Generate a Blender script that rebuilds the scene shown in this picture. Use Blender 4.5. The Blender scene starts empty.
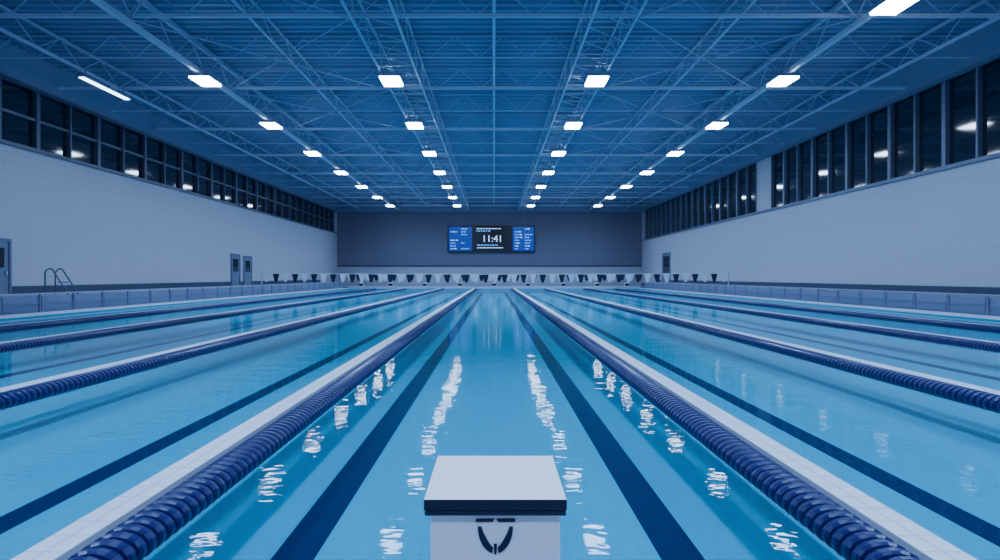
import bpy, math, random
from mathutils import Vector
random.seed(3)
S=bpy.context.scene
D=bpy.data

# ---------------------------------------------------------------- materials
def mat(name,col,rough=0.5,metal=0.0,noise=0.0,nscale=3.0,emit=None,estr=0,spec=0.5):
    m=D.materials.new(name); m.use_nodes=True
    nt=m.node_tree; b=nt.nodes['Principled BSDF']
    b.inputs['Base Color'].default_value=(*col,1)
    b.inputs['Roughness'].default_value=rough
    b.inputs['Metallic'].default_value=metal
    b.inputs['Specular IOR Level'].default_value=spec
    if emit:
        b.inputs['Emission Color'].default_value=(*emit,1)
        b.inputs['Emission Strength'].default_value=estr
    if noise>0:
        tc=nt.nodes.new('ShaderNodeTexCoord'); n=nt.nodes.new('ShaderNodeTexNoise')
        n.inputs['Scale'].default_value=nscale; n.inputs['Detail'].default_value=3
        mx=nt.nodes.new('ShaderNodeMix'); mx.data_type='RGBA'
        mx.inputs[6].default_value=(*[c*(1-noise) for c in col],1)
        mx.inputs[7].default_value=(*[min(1,c*(1+noise)) for c in col],1)
        nt.links.new(tc.outputs['Object'],n.inputs['Vector'])
        nt.links.new(n.outputs['Fac'],mx.inputs[0]); nt.links.new(mx.outputs[2],b.inputs['Base Color'])
    return m

def brick_mat(name,c1,c2,mortar,bw,bh,ms,axes='yz',rough=0.5,offset=0.5,bump=0.3):
    m=mat(name,c1,rough); nt=m.node_tree; b=nt.nodes['Principled BSDF']
    tc=nt.nodes.new('ShaderNodeTexCoord'); sp=nt.nodes.new('ShaderNodeSeparateXYZ'); cb=nt.nodes.new('ShaderNodeCombineXYZ')
    nt.links.new(tc.outputs['Object'],sp.inputs[0])
    for i,a in enumerate(axes): nt.links.new(sp.outputs['xyz'.index(a)],cb.inputs[i])
    br=nt.nodes.new('ShaderNodeTexBrick'); br.offset=offset
    br.inputs['Color1'].default_value=(*c1,1); br.inputs['Color2'].default_value=(*c2,1); br.inputs['Mortar'].default_value=(*mortar,1)
    br.inputs['Scale'].default_value=1; br.inputs['Brick Width'].default_value=bw; br.inputs['Row Height'].default_value=bh
    br.inputs['Mortar Size'].default_value=ms; br.inputs['Mortar Smooth'].default_value=0.2
    nt.links.new(cb.outputs[0],br.inputs['Vector']); nt.links.new(br.outputs['Color'],b.inputs['Base Color'])
    bp=nt.nodes.new('ShaderNodeBump'); bp.invert=True; bp.inputs['Strength'].default_value=bump; bp.inputs['Distance'].default_value=0.01
    nt.links.new(br.outputs['Fac'],bp.inputs['Height']); nt.links.new(bp.outputs[0],b.inputs['Normal'])
    return m

M_wall=brick_mat('painted_block',(.50,.48,.56),(.49,.47,.55),(.40,.39,.47),.9,.43,.014,'yz',bump=.12)
M_back=brick_mat('back_wall_panel',(.15,.145,.215),(.145,.14,.21),(.11,.11,.175),3.0,1.4,.03,'xz',offset=0)
M_backlow=mat('back_wall_low',(.38,.39,.48),.5,noise=.04)
M_panel=mat('barrier_panel',(.18,.20,.31),.4,noise=.06)
M_upper=mat('upper_wall_paint',(.22,.26,.37),.6,noise=.06,nscale=.5)
M_base=mat('baseboard_dark',(.04,.05,.10),.5,noise=.1)
M_deck=brick_mat('deck_tile',(.26,.30,.40),(.24,.28,.38),(.16,.2,.28),.3,.3,.01,'xy',offset=0,rough=.35)
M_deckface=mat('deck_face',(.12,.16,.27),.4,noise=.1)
M_ceil=mat('ceiling_metal',(.22,.27,.40),.5,noise=.1,nscale=.4)
M_truss=mat('truss_paint',(.60,.62,.72),.45,noise=.08)
M_trussd=mat('joist_paint',(.42,.46,.58),.45,noise=.08)
M_frame=mat('window_frame',(.14,.17,.25),.4,metal=.3,noise=.05)
M_framed=mat('window_frame_dark',(.08,.10,.16),.4,metal=.3,noise=.05)
M_glass=mat('night_glass',(.006,.010,.022),.06,noise=.3,nscale=.3,spec=.8)
M_lens=mat('lamp_lens',(.9,.95,1),.3,emit=(.60,.78,1),estr=46)
M_strl=mat('strip_lens',(.9,.95,1),.3,emit=(.44,.66,1),estr=10)
M_house=mat('lamp_housing',(.3,.35,.45),.4,metal=.5,noise=.05)
M_navy=mat('float_navy',(.004,.008,.10),.3,noise=.2,nscale=4,spec=.5)
M_strip=brick_mat('float_strip_tile',(.80,.80,.86),(.77,.77,.84),(.56,.58,.68),.13,.25,.010,'xy',offset=0,rough=.4)
M_cable=mat('steel_cable',(.5,.5,.55),.3,metal=1,noise=.05)
M_steel=mat('stainless',(.55,.58,.65),.35,metal=.9,noise=.05)
M_btop=mat('block_top_white',(.95,.92,.89),.65,noise=.02,nscale=60)
M_bbody=mat('block_body_white',(.93,.91,.92),.45,noise=.03)
M_bnavy=mat('block_navy',(.004,.007,.03),.4,noise=.1)
M_pool=brick_mat('pool_tile',(.0,.36,.52),(.0,.352,.512),(.0,.33,.50),.3,.3,.010,'xy',offset=0,rough=.5,bump=.1)
for l in M_pool.node_tree.nodes:
    if l.type=='BSDF_PRINCIPLED': l.inputs['Specular IOR Level'].default_value=.15
M_line=mat('lane_line_tile',(.0,.006,.065),.5,noise=.15,nscale=5,spec=.1)
M_door=mat('door_paint',(.16,.19,.27),.4,noise=.05)
M_white=mat('flag_white',(.66,.68,.76),.7,noise=.04)
M_flag=mat('flag_navy',(.006,.008,.03),.7,noise=.1)
M_sb=mat('screen_black',(.004,.007,.025),.3,noise=.1)
M_sblue=mat('screen_blue',(.004,.02,.12),.3,emit=(.0,.05,.50),estr=.7)
M_slight=mat('screen_text',(.6,.8,1),.3,emit=(.55,.8,1),estr=1.3)
M_scy=mat('screen_cyan',(.1,.4,1),.3,emit=(.04,.30,1),estr=1.8)

# water
W=D.materials.new('pool_water'); W.use_nodes=True; nt=W.node_tree; nt.nodes.clear()
out=nt.nodes.new('ShaderNodeOutputMaterial'); mix=nt.nodes.new('ShaderNodeMixShader')
tr=nt.nodes.new('ShaderNodeBsdfTransparent'); tr.inputs[0].default_value=(.45,.98,1,1)
gl=nt.nodes.new('ShaderNodeBsdfGlossy'); gl.inputs['Roughness'].default_value=.015; gl.inputs[0].default_value=(1,1,1,1)
fr=nt.nodes.new('ShaderNodeFresnel'); fr.inputs['IOR'].default_value=1.33
pw=nt.nodes.new('ShaderNodeMath'); pw.operation='POWER'; pw.inputs[1].default_value=1.9
sc_=nt.nodes.new('ShaderNodeMath'); sc_.operation='MULTIPLY'; sc_.inputs[1].default_value=1.1
mn=nt.nodes.new('ShaderNodeMath'); mn.operation='MINIMUM'; mn.inputs[1].default_value=.38
tc=nt.nodes.new('ShaderNodeTexCoord')
mp1=nt.nodes.new('ShaderNodeMapping'); mp1.inputs['Scale'].default_value=(1.2,1.7,1)
mp2=nt.nodes.new('ShaderNodeMapping'); mp2.inputs['Scale'].default_value=(6,9,1); mp2.inputs['Rotation'].default_value=(0,0,.15)
n1=nt.nodes.new('ShaderNodeTexNoise'); n1.inputs['Scale'].default_value=1.0; n1.inputs['Detail'].default_value=1
n2=nt.nodes.new('ShaderNodeTexNoise'); n2.inputs['Scale'].default_value=1.0; n2.inputs['Detail'].default_value=1
ad=nt.nodes.new('ShaderNodeMath'); ad.operation='MULTIPLY_ADD'; ad.inputs[1].default_value=.40
bp=nt.nodes.new('ShaderNodeBump'); bp.inputs['Strength'].default_value=.42; bp.inputs['Distance'].default_value=.010
L=nt.links.new
L(tc.outputs['Object'],mp1.inputs[0]); L(tc.outputs['Object'],mp2.inputs[0]); L(mp1.outputs[0],n1.inputs['Vector']); L(mp2.outputs[0],n2.inputs['Vector'])
L(n2.outputs['Fac'],ad.inputs[0]); L(n1.outputs['Fac'],ad.inputs[2]); L(ad.outputs[0],bp.inputs['Height'])
L(bp.outputs[0],gl.inputs['Normal']); L(fr.outputs[0],pw.inputs[0]); L(pw.outputs[0],sc_.inputs[0]); L(sc_.outputs[0],mn.inputs[0]); L(mn.outputs[0],mix.inputs[0])
L(tr.outputs[0],mix.inputs[1]); L(gl.outputs[0],mix.inputs[2]); L(mix.outputs[0],out.inputs[0])

# ---------------------------------------------------------------- mesh builder
class MB:
    def __init__(s): s.v=[];s.f=[];s.m=[];s.mats=[]
    def mi(s,m):
        if m not in s.mats: s.mats.append(m)
        return s.mats.index(m)
    def poly(s,pts,m):
        b=len(s.v); s.v+= [tuple(p) for p in pts]; s.f.append(tuple(range(b,b+len(pts)))); s.m.append(s.mi(m))
    def box(s,x0,x1,y0,y1,z0,z1,m,top=None):
        b=len(s.v)
        s.v+=[(x0,y0,z0),(x1,y0,z0),(x1,y1,z0),(x0,y1,z0),(x0,y0,z1),(x1,y0,z1),(x1,y1,z1),(x0,y1,z1)]
        F=[(0,3,2,1),(4,5,6,7),(0,1,5,4),(1,2,6,5),(2,3,7,6),(3,0,4,7)]
        for i,f in enumerate(F):
            s.f.append(tuple(b+k for k in f)); s.m.append(s.mi(top if (top and i==1) else m))
    def strut(s,p,q,w,m,h=None):
        p=Vector(p);q=Vector(q);d=(q-p).normalized(); h=h or w
        up=Vector((0,0,1)) if abs(d.z)<.95 else Vector((1,0,0))
        a=d.cross(up).normalized()*w/2; c=a.cross(d).normalized()*h/2
        b=len(s.v)
        for o in (p,q):
            for k in (a+c,-a+c,-a-c,a-c): s.v.append(tuple(o+k))
        for f in [(0,1,5,4),(1,2,6,5),(2,3,7,6),(3,0,4,7),(3,2,1,0),(4,5,6,7)]:
            s.f.append(tuple(b+k for k in f)); s.m.append(s.mi(m))
    def tube(s,pts,r,m,n=10):
        pts=[Vector(p) for p in pts]; b=len(s.v)
        for i,p in enumerate(pts):
            d=(pts[min(i+1,len(pts)-1)]-pts[max(i-1,0)]).normalized()
            up=Vector((1,0,0)) if abs(d.x)<.9 else Vector((0,0,1))
            a=d.cross(up).normalized(); c=a.cross(d)
            for k in range(n):
                t=2*math.pi*k/n; s.v.append(tuple(p+(a*math.cos(t)+c*math.sin(t))*r))
        for i in range(len(pts)-1):
            for k in range(n):
                s.f.append((b+i*n+k,b+i*n+(k+1)%n,b+(i+1)*n+(k+1)%n,b+(i+1)*n+k)); s.m.append(s.mi(m))
        s.f.append(tuple(b+k for k in range(n))); s.m.append(s.mi(m))
        s.f.append(tuple(b+(len(pts)-1)*n+k for k in range(n))); s.m.append(s.mi(m))
    def mesh(s,name):
        me=D.meshes.new(name); me.from_pydata(s.v,[],s.f)
        for m in s.mats: me.materials.append(m)
        me.polygons.foreach_set('material_index',s.m); me.update(); return me
    def obj(s,name,loc=(0,0,0),parent=None,bevel=0,smooth=False):
        me=s.mesh(name); return add(name,me,loc,parent,bevel,smooth)
def add(name,me,loc=(0,0,0),parent=None,bevel=0,smooth=False):
    o=D.objects.new(name,me); S.collection.objects.link(o); o.location=loc
    if parent: o.parent=parent
    if bevel:
        b=o.modifiers.new('bevel','BEVEL'); b.width=bevel; b.segments=3; b.limit_method='ANGLE'
    if smooth and me:
        for p in me.polygons: p.use_smooth=True
    return o
def empty(name,loc=(0,0,0)):
    return add(name,None,loc)

XL,XR=-23.5,22.2; YF,YN=100.0,-12.0; ZC=13.0
P0,P1=3.0,90.0; PX=19.6; DX=20.4; ZD=.3; ZS=.85; ZB=-.5

# ---------------------------------------------------------------- pool
pool=empty('swimming_pool')
b=MB()
b.poly([(-PX-.1,P0-.1,ZB),(PX+.1,P0-.1,ZB),(PX+.1,P1+.1,ZB),(-PX-.1,P1+.1,ZB)],M_pool)
e=.012
b.poly([(-PX+e,P0,ZB),(-PX+e,P1,ZB),(-PX+e,P1,.05),(-PX+e,P0,.05)],M_pool)
b.poly([(PX-e,P0,ZB),(PX-e,P1,ZB),(PX-e,P1,.05),(PX-e,P0,.05)],M_pool)
b.poly([(-PX,P1-.27,ZB),(PX,P1-.27,ZB),(PX,P1-.27,.05),(-PX,P1-.27,.05)],M_pool)
b.poly([(-PX,P0+e,ZB),(PX,P0+e,ZB),(PX,P0+e,.05),(-PX,P0+e,.05)],M_pool)
b.obj('basin',parent=pool)
b=MB()
for x in (-1.6,1.5,-4.45,4.35,-11.0,11.0,-16.2,16.2):
    w=.17 if abs(x)<3 else .15
    b.box(x-w,x+w,P0+1,P1-2,ZB,ZB+.006,M_line)
    b.box(x-.5,x+.5,P1-2.0,P1-1.7,ZB,ZB+.006,M_line)
b.obj('lane_lines',parent=pool)
b=MB(); b.poly([(-PX,P0,0),(PX,P0,0),(PX,P1,0),(-PX,P1,0)],W); b.obj('water_surface',parent=pool)
b=MB()
for s in (-1,1):
    x0,x1=sorted((s*PX,s*DX)); b.box(x0,x1,P0,P1,-.55,.12,M_strip)
b.obj('gutter_ledge',parent=pool)

# ---------------------------------------------------------------- decks / floor
b=MB()
b.box(XL,XR,YN,P0,-.6,ZD,M_deckface,M_deck)
b.box(XL,XR,P1,YF,-.6,ZD,M_deckface,M_deck)
b.box(XL,-DX,P0,P1,-.6,ZS,M_deckface,M_deck)
b.box(DX,XR,P0,P1,-.6,ZS,M_deckface,M_deck)
b.box(-PX,PX,P1-.25,P1,-.55,.34,M_strip)
b.obj('floor')

# low barrier panels along both side decks
for s in (-1,1):
    b=MB(); x=s*(DX-.03)
    y=P0+.5
    while y<P1-3:
        b.box(x-.03,x+.03,y-.04,y+.04,.12,.98,M_panel)
        b.box(x-.015,x+.015,y+.12,y+2.2,.20,.50,M_deckface)
        b.box(x-.015,x+.015,y+.12,y+2.2,.56,.86,M_panel)
        y+=2.4
    b.box(x-.04,x+.04,P0+.5,P1-3,.94,.99,M_backlow)
    b.box(x-.03,x+.03,P0+.5,P1-3,.51,.55,M_panel)
    b.obj('deck_barrier')

# ---------------------------------------------------------------- walls
def sidewall(nm,x,sgn,zb,zt,ranges,frame,pitch,rows,doors):
    xo=x+sgn*.5; x0,x1=sorted((x,xo))
    b=MB()
    b.box(x0,x1,YN,YF,-.6,zb,M_wall)
    b.box(x0,x1,YN,YF,zt,ZC+.3,M_upper)
    prev=YN
    for (a,c) in ranges+[(YF,YF)]:
        if a>prev: b.box(x0,x1,prev,a,zb,zt,M_wall)
        prev=c
    b.obj('wall_'+nm)
    b=MB(); b.box(*sorted((x-sgn*.04,x)),P0,P1,ZS,ZS+.4,M_base); b.box(*sorted((x-sgn*.04,x)),YN,P0,ZD,ZD+.4,M_base); b.box(*sorted((x-sgn*.04,x)),P1,YF,ZD,ZD+.4,M_base)
    b.obj('baseboard_'+nm)
    b=MB(); b.box(*sorted((x-sgn*.12,x+sgn*.1)),YN,YF,zb-.12,zb+.06,frame); b.box(*sorted((x-sgn*.1,x+sgn*.1)),YN,YF,zt-.06,zt+.12,frame)
    b.obj('trim_'+('1' if sgn<0 else '2'))
    for i,(a,c) in enumerate(ranges):
        b=MB(); gx=x+sgn*.22
        b.box(*sorted((gx,gx+sgn*.03)),a,c,zb,zt,M_glass)
        n=round((c-a)/pitch)
        for k in range(n+1):
            y=a+(c-a)*k/n; w=.14 if k%2==0 else .07
            b.box(*sorted((x+sgn*.0,x+sgn*.22)),y-w,y+w,zb,zt,frame)
        for z in rows:
            b.box(*sorted((x+sgn*.05,x+sgn*.22)),a,c,z-.07,z+.07,frame)
        b.obj('window_%d'%(i+1+(1 if sgn>0 else 0)))
sidewall('left',XL,-1,8.2,11.25,[(-8,98)],M_framed,2.65,[9.75],None)
sidewall('right',XR,1,7.1,11.4,[(-8,53.4),(56.4,98)],M_frame,2.3,[],None)
b=MB()
b.box(XL-.5,XR+.5,YF,YF+.5,-.6,3.3,M_backlow); b.box(XL-.5,XR+.5,YF,YF+.5,3.3,11.4,M_back); b.box(XL-.5,XR+.5,YF-.15,YF+.5,11.4,ZC+.3,M_upper)
b.obj('wall_back')
b=MB(); b.box(XL,XR,YF-.1,YF,3.15,3.35,M_base); b.obj('trim_3')
b=MB(); b.box(XL-.5,XR+.5,YN-.5,YN,-.6,ZC+.3,M_backlow); b.obj('wall_front')

def door(i,x,sgn,y0,y1,z0,z1,double=False):
    b=MB()
    a,c=sorted((x-sgn*.10,x)); 
    b.box(a,c,y0-.15,y0,z0,z1+.15,M_frame); b.box(a,c,y1,y1+.15,z0,z1+.15,M_frame); b.box(a,c,y0,y1,z1,z1+.15,M_frame)
    a,c=sorted((x-sgn*.05,x)); b.box(a,c,y0,y1,z0,z1,M_door)
    a,c=sorted((x-sgn*.07,x-sgn*.05)); b.box(a,c,y0+.3,y1-.3,z0+1.3,z1-.3,M_glass)
    a,c=sorted((x-sgn*.14,x-sgn*.05)); b.box(a,c,y1-.25,y1-.15,z0+.95,z0+1.15,M_steel)
    b.obj('door_%d'%i)
door(1,XL,-1,29.6,32.2,ZS,3.4)
door(2,XL,-1,59.6,61.4,ZS,3.6)
door(3,XL,-1,62.6,64.4,ZS,3.5)
door(4,XR,1,84,87.5,ZS,4.6)

# ---------------------------------------------------------------- ceiling (corrugated deck)
b=MB(); y=YN; pts=[]
while y<YF:
    pts+= [(y,ZC),(y+.22,ZC),(y+.3,ZC+.14),(y+.52,ZC+.14)]; y+=.6
pts.append((YF+.2,ZC))
for (y0,z0),(y1,z1) in zip(pts[:-1],pts[1:]):
    b.poly([(XL-.4,y0,z0),(XR+.4,y0,z0),(XR+.4,y1,z1),(XL-.4,y1,z1)],M_ceil)
b.box(XL-.5,XR+.5,YN-.5,YF+.5,ZC+.3,ZC+.45,M_ceil)
b.obj('ceiling')

def truss(x,zb,zt,half,w,wd):
    b=MB()
    for dx in ((-half,half) if half else (0,)):
        b.strut((x+dx,YN,zb),(x+dx,YF,zb),w,M_truss); b.strut((x+dx,YN,zt),(x+dx,YF,zt),w,M_trussd)
        y=YN; up=True; st=1.6
        while y<YF-st:
            b.strut((x+dx,y,zb if up else zt),(x+dx,y+st,zt if up else zb),wd,M_trussd); up=not up; y+=st
    if half:
        y=YN; k=0
        while y<YF:
            b.strut((x-half,y,zb),(x+half,y,zb),wd,M_trussd)
            b.strut((x-half,y,zb),(x+half,min(y+1.6,YF),zb) ,wd*.7,M_trussd)
            y+=1.6
    b.obj('roof_truss')
for x in (-4.6,4.6): truss(x,11.6,12.85,.85,.08,.05)
for x in (-14.2,14.2): truss(x,11.6,12.85,.0,.20,.055)
for x in (-20.3,19.8): truss(x,11.9,12.85,.0,.12,.045)
for x in (-9.8,9.8): truss(x,12.1,12.9,.0,.08,.04)
b=MB(); b.box(-.06,.06,YN,YF,12.3,12.6,M_truss); b.obj('ridge_beam')
b=MB(); y=-9.0
i=0
while y<99:
    zb=11.9 
    b.strut((XL,y,zb),(XR,y,zb),.14 if i%2 else .06,M_truss); b.strut((XL,y,12.9),(XR,y,12.9),.07,M_trussd)
    x=XL; up=True
    while x<XR-1.1:
        b.strut((x,y,zb if up else 12.9),(x+1.14,y,12.9 if up else zb),.035,M_trussd); up=not up; x+=1.14
    y+=5; i+=1
b.obj('roof_joists')
b=MB()
for k in range(-1,9):
    y=k*10+6
    for (xa,xb) in ((-14.2,-5.6),(5.6,14.2)):
        b.strut((xa,y,11.75),(xb,min(y+10,99),11.75),.045,M_trussd)
        b.strut((xb,y,11.82),(xa,min(y+10,99),11.82),.045,M_trussd)
b.obj('roof_braces')

# ---------------------------------------------------------------- ceiling lights
b=MB()
b.box(-.52,.52,-.80,.80,.0,.14,M_house)
b.box(-.47,.47,-.75,.75,-.08,.0,M_lens)
b.box(-.03,.03,-.6,-.54,.14,.3,M_house); b.box(-.03,.03,.54,.6,.14,.3,M_house)
lm=b.mesh('ceiling_light')
al=D.lights.new('lamp_light','AREA'); al.shape='RECTANGLE'; al.size=.90; al.size_y=1.45; al.energy=420; al.color=(.28,.54,1.0); al.spread=math.radians(150)
def lamp(x,y):
    o=add('ceiling_light',lm,(x,y,11.36))
    add('lamp_light',al,(0,0,-.10),parent=o)
for y in [32.8+9.7*i for i in range(7)]:
    for x in (-14.2,-5.05,5.05,14.2): lamp(x,y)
lamp(14.2,23.6)
for y in (13.9,4.2,-5.5):  # out-of-view rows, added to light the near end of the pool
    for x in (-14.2,-5.05,5.05,14.2): lamp(x,y)
b=MB(); b.box(-.16,.16,-2.1,2.1,0,.12,M_house); b.box(-.13,.13,-2.0,2.0,-.04,0,M_strl)
b.box(-.02,.02,-1.7,-1.65,.12,.6,M_house); b.box(-.02,.02,1.65,1.7,.12,.6,M_house)
b.obj('strip_light',(-19.8,34.0,11.3))

# ---------------------------------------------------------------- lane ropes
sp=.125; prof=[(0,.55),(.010,.88),(.028,1),(.070,1),(.088,.88),(.100,.55)]
b=MB(); ns=18; n=int((P1-P0-.8)/sp); mi=b.mi(M_navy); rings=[]
for i in range(n):
    for (dy,r) in prof: rings.append((P0+.3+i*sp+dy,r))
for (y,r) in rings:
    for k in range(ns):
        t=2*math.pi*k/ns; b.v.append((.175*r*math.cos(t),y,.115*r*math.sin(t)))
for i in range(len(rings)-1):
    for k in range(ns):
        b.f.append((i*ns+k,i*ns+(k+1)%ns,(i+1)*ns+(k+1)%ns,(i+1)*ns+k)); b.m.append(mi)
rope=b.mesh('floats')
b=MB(); b.box(-.13,.13,P0+.25,P1-.4,-.06,.085,M_strip); strip=b.mesh('float_strip')
b=MB(); b.tube([(0,P0+.02,0.0),(0,P1-.3,0.0)],.02,M_cable); cab=b.mesh('cable')
for x in (-2.38,2.38,-6.85,6.85,-11.9,12.2,-16.0,16.3):
    e=empty('lane_rope',(x,0,.01))
    add('floats',rope,parent=e); add('cable',cab,parent=e)
    add('float_strip',strip,(.315*(1 if x>0 else -1),0,0),parent=e)

# ---------------------------------------------------------------- foreground starting block
sb=empty('starting_block',(.005,0,0))
b=MB(); b.box(-.258,.258,2.40,2.99,.905,.945,M_bnavy,M_btop); b.obj('platform',parent=sb,bevel=.004)
b=MB(); b.box(-.255,.255,2.403,2.985,.885,.9045,M_bnavy); b.obj('platform_edge',parent=sb,bevel=.004)
b=MB(); b.box(-.237,.237,2.43,2.90,ZD+.03,.885,M_bbody); b.obj('pedestal',parent=sb,bevel=.008)
b=MB(); b.box(-.29,.29,2.38,2.95,ZD,ZD+.03,M_steel); b.obj('base_plate',parent=sb,bevel=.005)
b=MB(); ye=2.425
def flat(pts):
    f=[(x,ye,z) for x,z in pts]; g=[(x,ye+.006,z) for x,z in pts]
    b.poly(f,M_bnavy)
    for i in range(len(pts)):
        j=(i+1)%len(pts); b.poly([f[i],f[j],g[j],g[i]],M_bnavy)
for s in (-1,1):
    flat([(s*.072,.866),(s*.004,.866),(s*.010,.855),(s*.072,.855)])
    outer=[];inner=[]
    for k in range(19):
        t=k/18*math.pi/2
        w=.013+.010*math.sin(math.pi*k/18)
        outer.append((s*.064*math.cos(t), .838-.098*math.sin(t)))
        inner.append((s*(.064-w)*math.cos(t), .838-(.098-w*1.2)*math.sin(t)))
    K=[i for i,p in enumerate(outer) if abs(p[0])>.009]
    for i in K[:-1]: flat([outer[i],outer[i+1],inner[i+1],inner[i]])
flat([(-.006,.775),(.006,.775),(.004,.738),(-.004,.738)])
b.obj('emblem',parent=sb)

# far starting blocks
b=MB()
b.box(-.3,.3,-.3,.3,.62,.72,M_bnavy,M_btop); b.box(-.26,.26,-.22,.26,0,.62,M_bbody); b.box(-.27,.27,-.23,-.22,.1,.45,M_bnavy)
b.tube([(-.25,.25,.7),(-.25,.25,1.2),(.25,.25,1.2),(.25,.25,.7)],.03,M_steel,6)
fb=b.mesh('starting_block')
for x in (-18,-14,-9.4,-4.6,0,4.6,9.4,14,18): add('starting_block',fb,(x,90.6,ZD))

# ---------------------------------------------------------------- backstroke flags
def flags(yf,z,nm,step,h,x0,x1):
    b=MB()
    for x in (x0,x1):
        b.tube([(x,yf,ZS),(x,yf,z+.25)],.05,M_steel,8); b.tube([(x,yf,ZS),(x,yf,ZS+.08)],.18,M_steel,12)
    n=int((x1-x0)/step); 
    def sag(x): 
        t=(x-x0)/(x1-x0); return z-.25*4*t*(1-t)*.3
    b.tube([(x0+(x1-x0)*k/30,yf,sag(x0+(x1-x0)*k/30)) for k in range(31)],.025,M_white,6)
    for k in range(n):
        x=x0+(k+.5)*(x1-x0)/n; w=step*.36; zz=sag(x); m=M_flag if k%2 else M_white
        f=[(x-w,yf-.01,zz),(x+w,yf-.01,zz),(x+w*.35,yf-.03,zz-h),(x-w*.35,yf-.03,zz-h)]
        g=[(p[0],p[1]+.02,p[2]) for p in f]; b.poly(f,m); b.poly(g,m)
        for i in range(4): b.poly([f[i],f[(i+1)%4],g[(i+1)%4],g[i]],m)
    b.obj(nm)
flags(60,1.98,'backstroke_flags',.85,.75,-20.9,21.1)
flags(84,2.0,'backstroke_flags',1.1,.8,-20.9,21.1)

# ---------------------------------------------------------------- pool handrail (left deck)
b=MB()
for dy in (0,.75):
    pts=[(-22.0,32+dy,ZS),(-22.0,32+dy,1.85)]
    for k in range(9):
        t=math.pi*(k/8)*.62; pts.append((-21.75-.25*math.cos(t),32+dy,1.85+.25*math.sin(t)))
    pts+= [(-20.95,32+dy,ZS+.15),(-20.9,32+dy,ZS)]
    b.tube(pts,.035,M_framed,8)
b.tube([(-21.35,32,1.45),(-21.35,32.75,1.45)],.03,M_framed,8)
b.obj('pool_handrail',(.45,0,0))

# ---------------------------------------------------------------- scoreboard
sc=empty('scoreboard',(-.4,99.9,7.3))
b=MB(); b.box(-6.5,6.5,-.45,-.05,-1.95,1.95,M_sb); b.obj('cabinet',parent=sc,bevel=.05)
b=MB(); b.box(-6.35,-2.9,-.48,-.45,-1.8,1.8,M_sblue); b.box(3.2,6.35,-.48,-.45,-1.8,1.8,M_sblue); b.obj('side_panels',parent=sc)
b=MB()
for r in range(8):
    z=1.4-r*.42
    for (a,c) in ((-6.1,-4.9),(-4.5,-3.2),(3.5,4.6),(5.0,6.2)):
        if random.random()<.3: continue
        x=a; e_=a+random.uniform(.5,1)*(c-a)
        while x<e_-.12:
            w=min(random.uniform(.1,.35),e_-x)
            b.box(x,x+w,-.5,-.48,z,z+.13,M_slight if random.random()<.2 else M_scy)
            x+=w+.1
for r,(zz,n) in enumerate(((1.45,9),(1.1,6),(-1.0,8),(-1.4,10))):
    x=-2.3+random.random()*.3
    for k in range(n):
        w=random.uniform(.12,.4); b.box(x,x+w,-.5,-.46,zz,zz+.13,M_slight if r in(0,3) else M_scy); x+=w+.12
b.obj('text_rows',parent=sc)
cu=D.curves.new('time_digits','FONT'); cu.body='11:41'; cu.size=1.4; cu.extrude=.01; cu.align_x='CENTER'; cu.materials.append(M_slight)
o=D.objects.new('time_digits',cu); S.collection.objects.link(o); o.parent=sc; o.location=(.15,-.49,-.45); o.rotation_euler=(math.pi/2,0,0)
b=MB()
for x in (-5,5): b.box(x-.1,x+.1,-.3,-.06,1.9,4.05,M_frame)
b.obj('brackets',parent=sc)

# ---------------------------------------------------------------- world & camera
w=D.worlds.new('night'); S.world=w; w.use_nodes=True
w.node_tree.nodes['Background'].inputs[0].default_value=(.02,.04,.1,1); w.node_tree.nodes['Background'].inputs[1].default_value=.5
c=D.cameras.new('camera'); c.lens=24; c.sensor_width=36; c.shift_x=.006; c.shift_y=-.004; c.clip_end=500
co=D.objects.new('camera',c); S.collection.objects.link(co); co.location=(0,0,1.75); co.rotation_euler=(math.pi/2,0,0)
S.camera=co
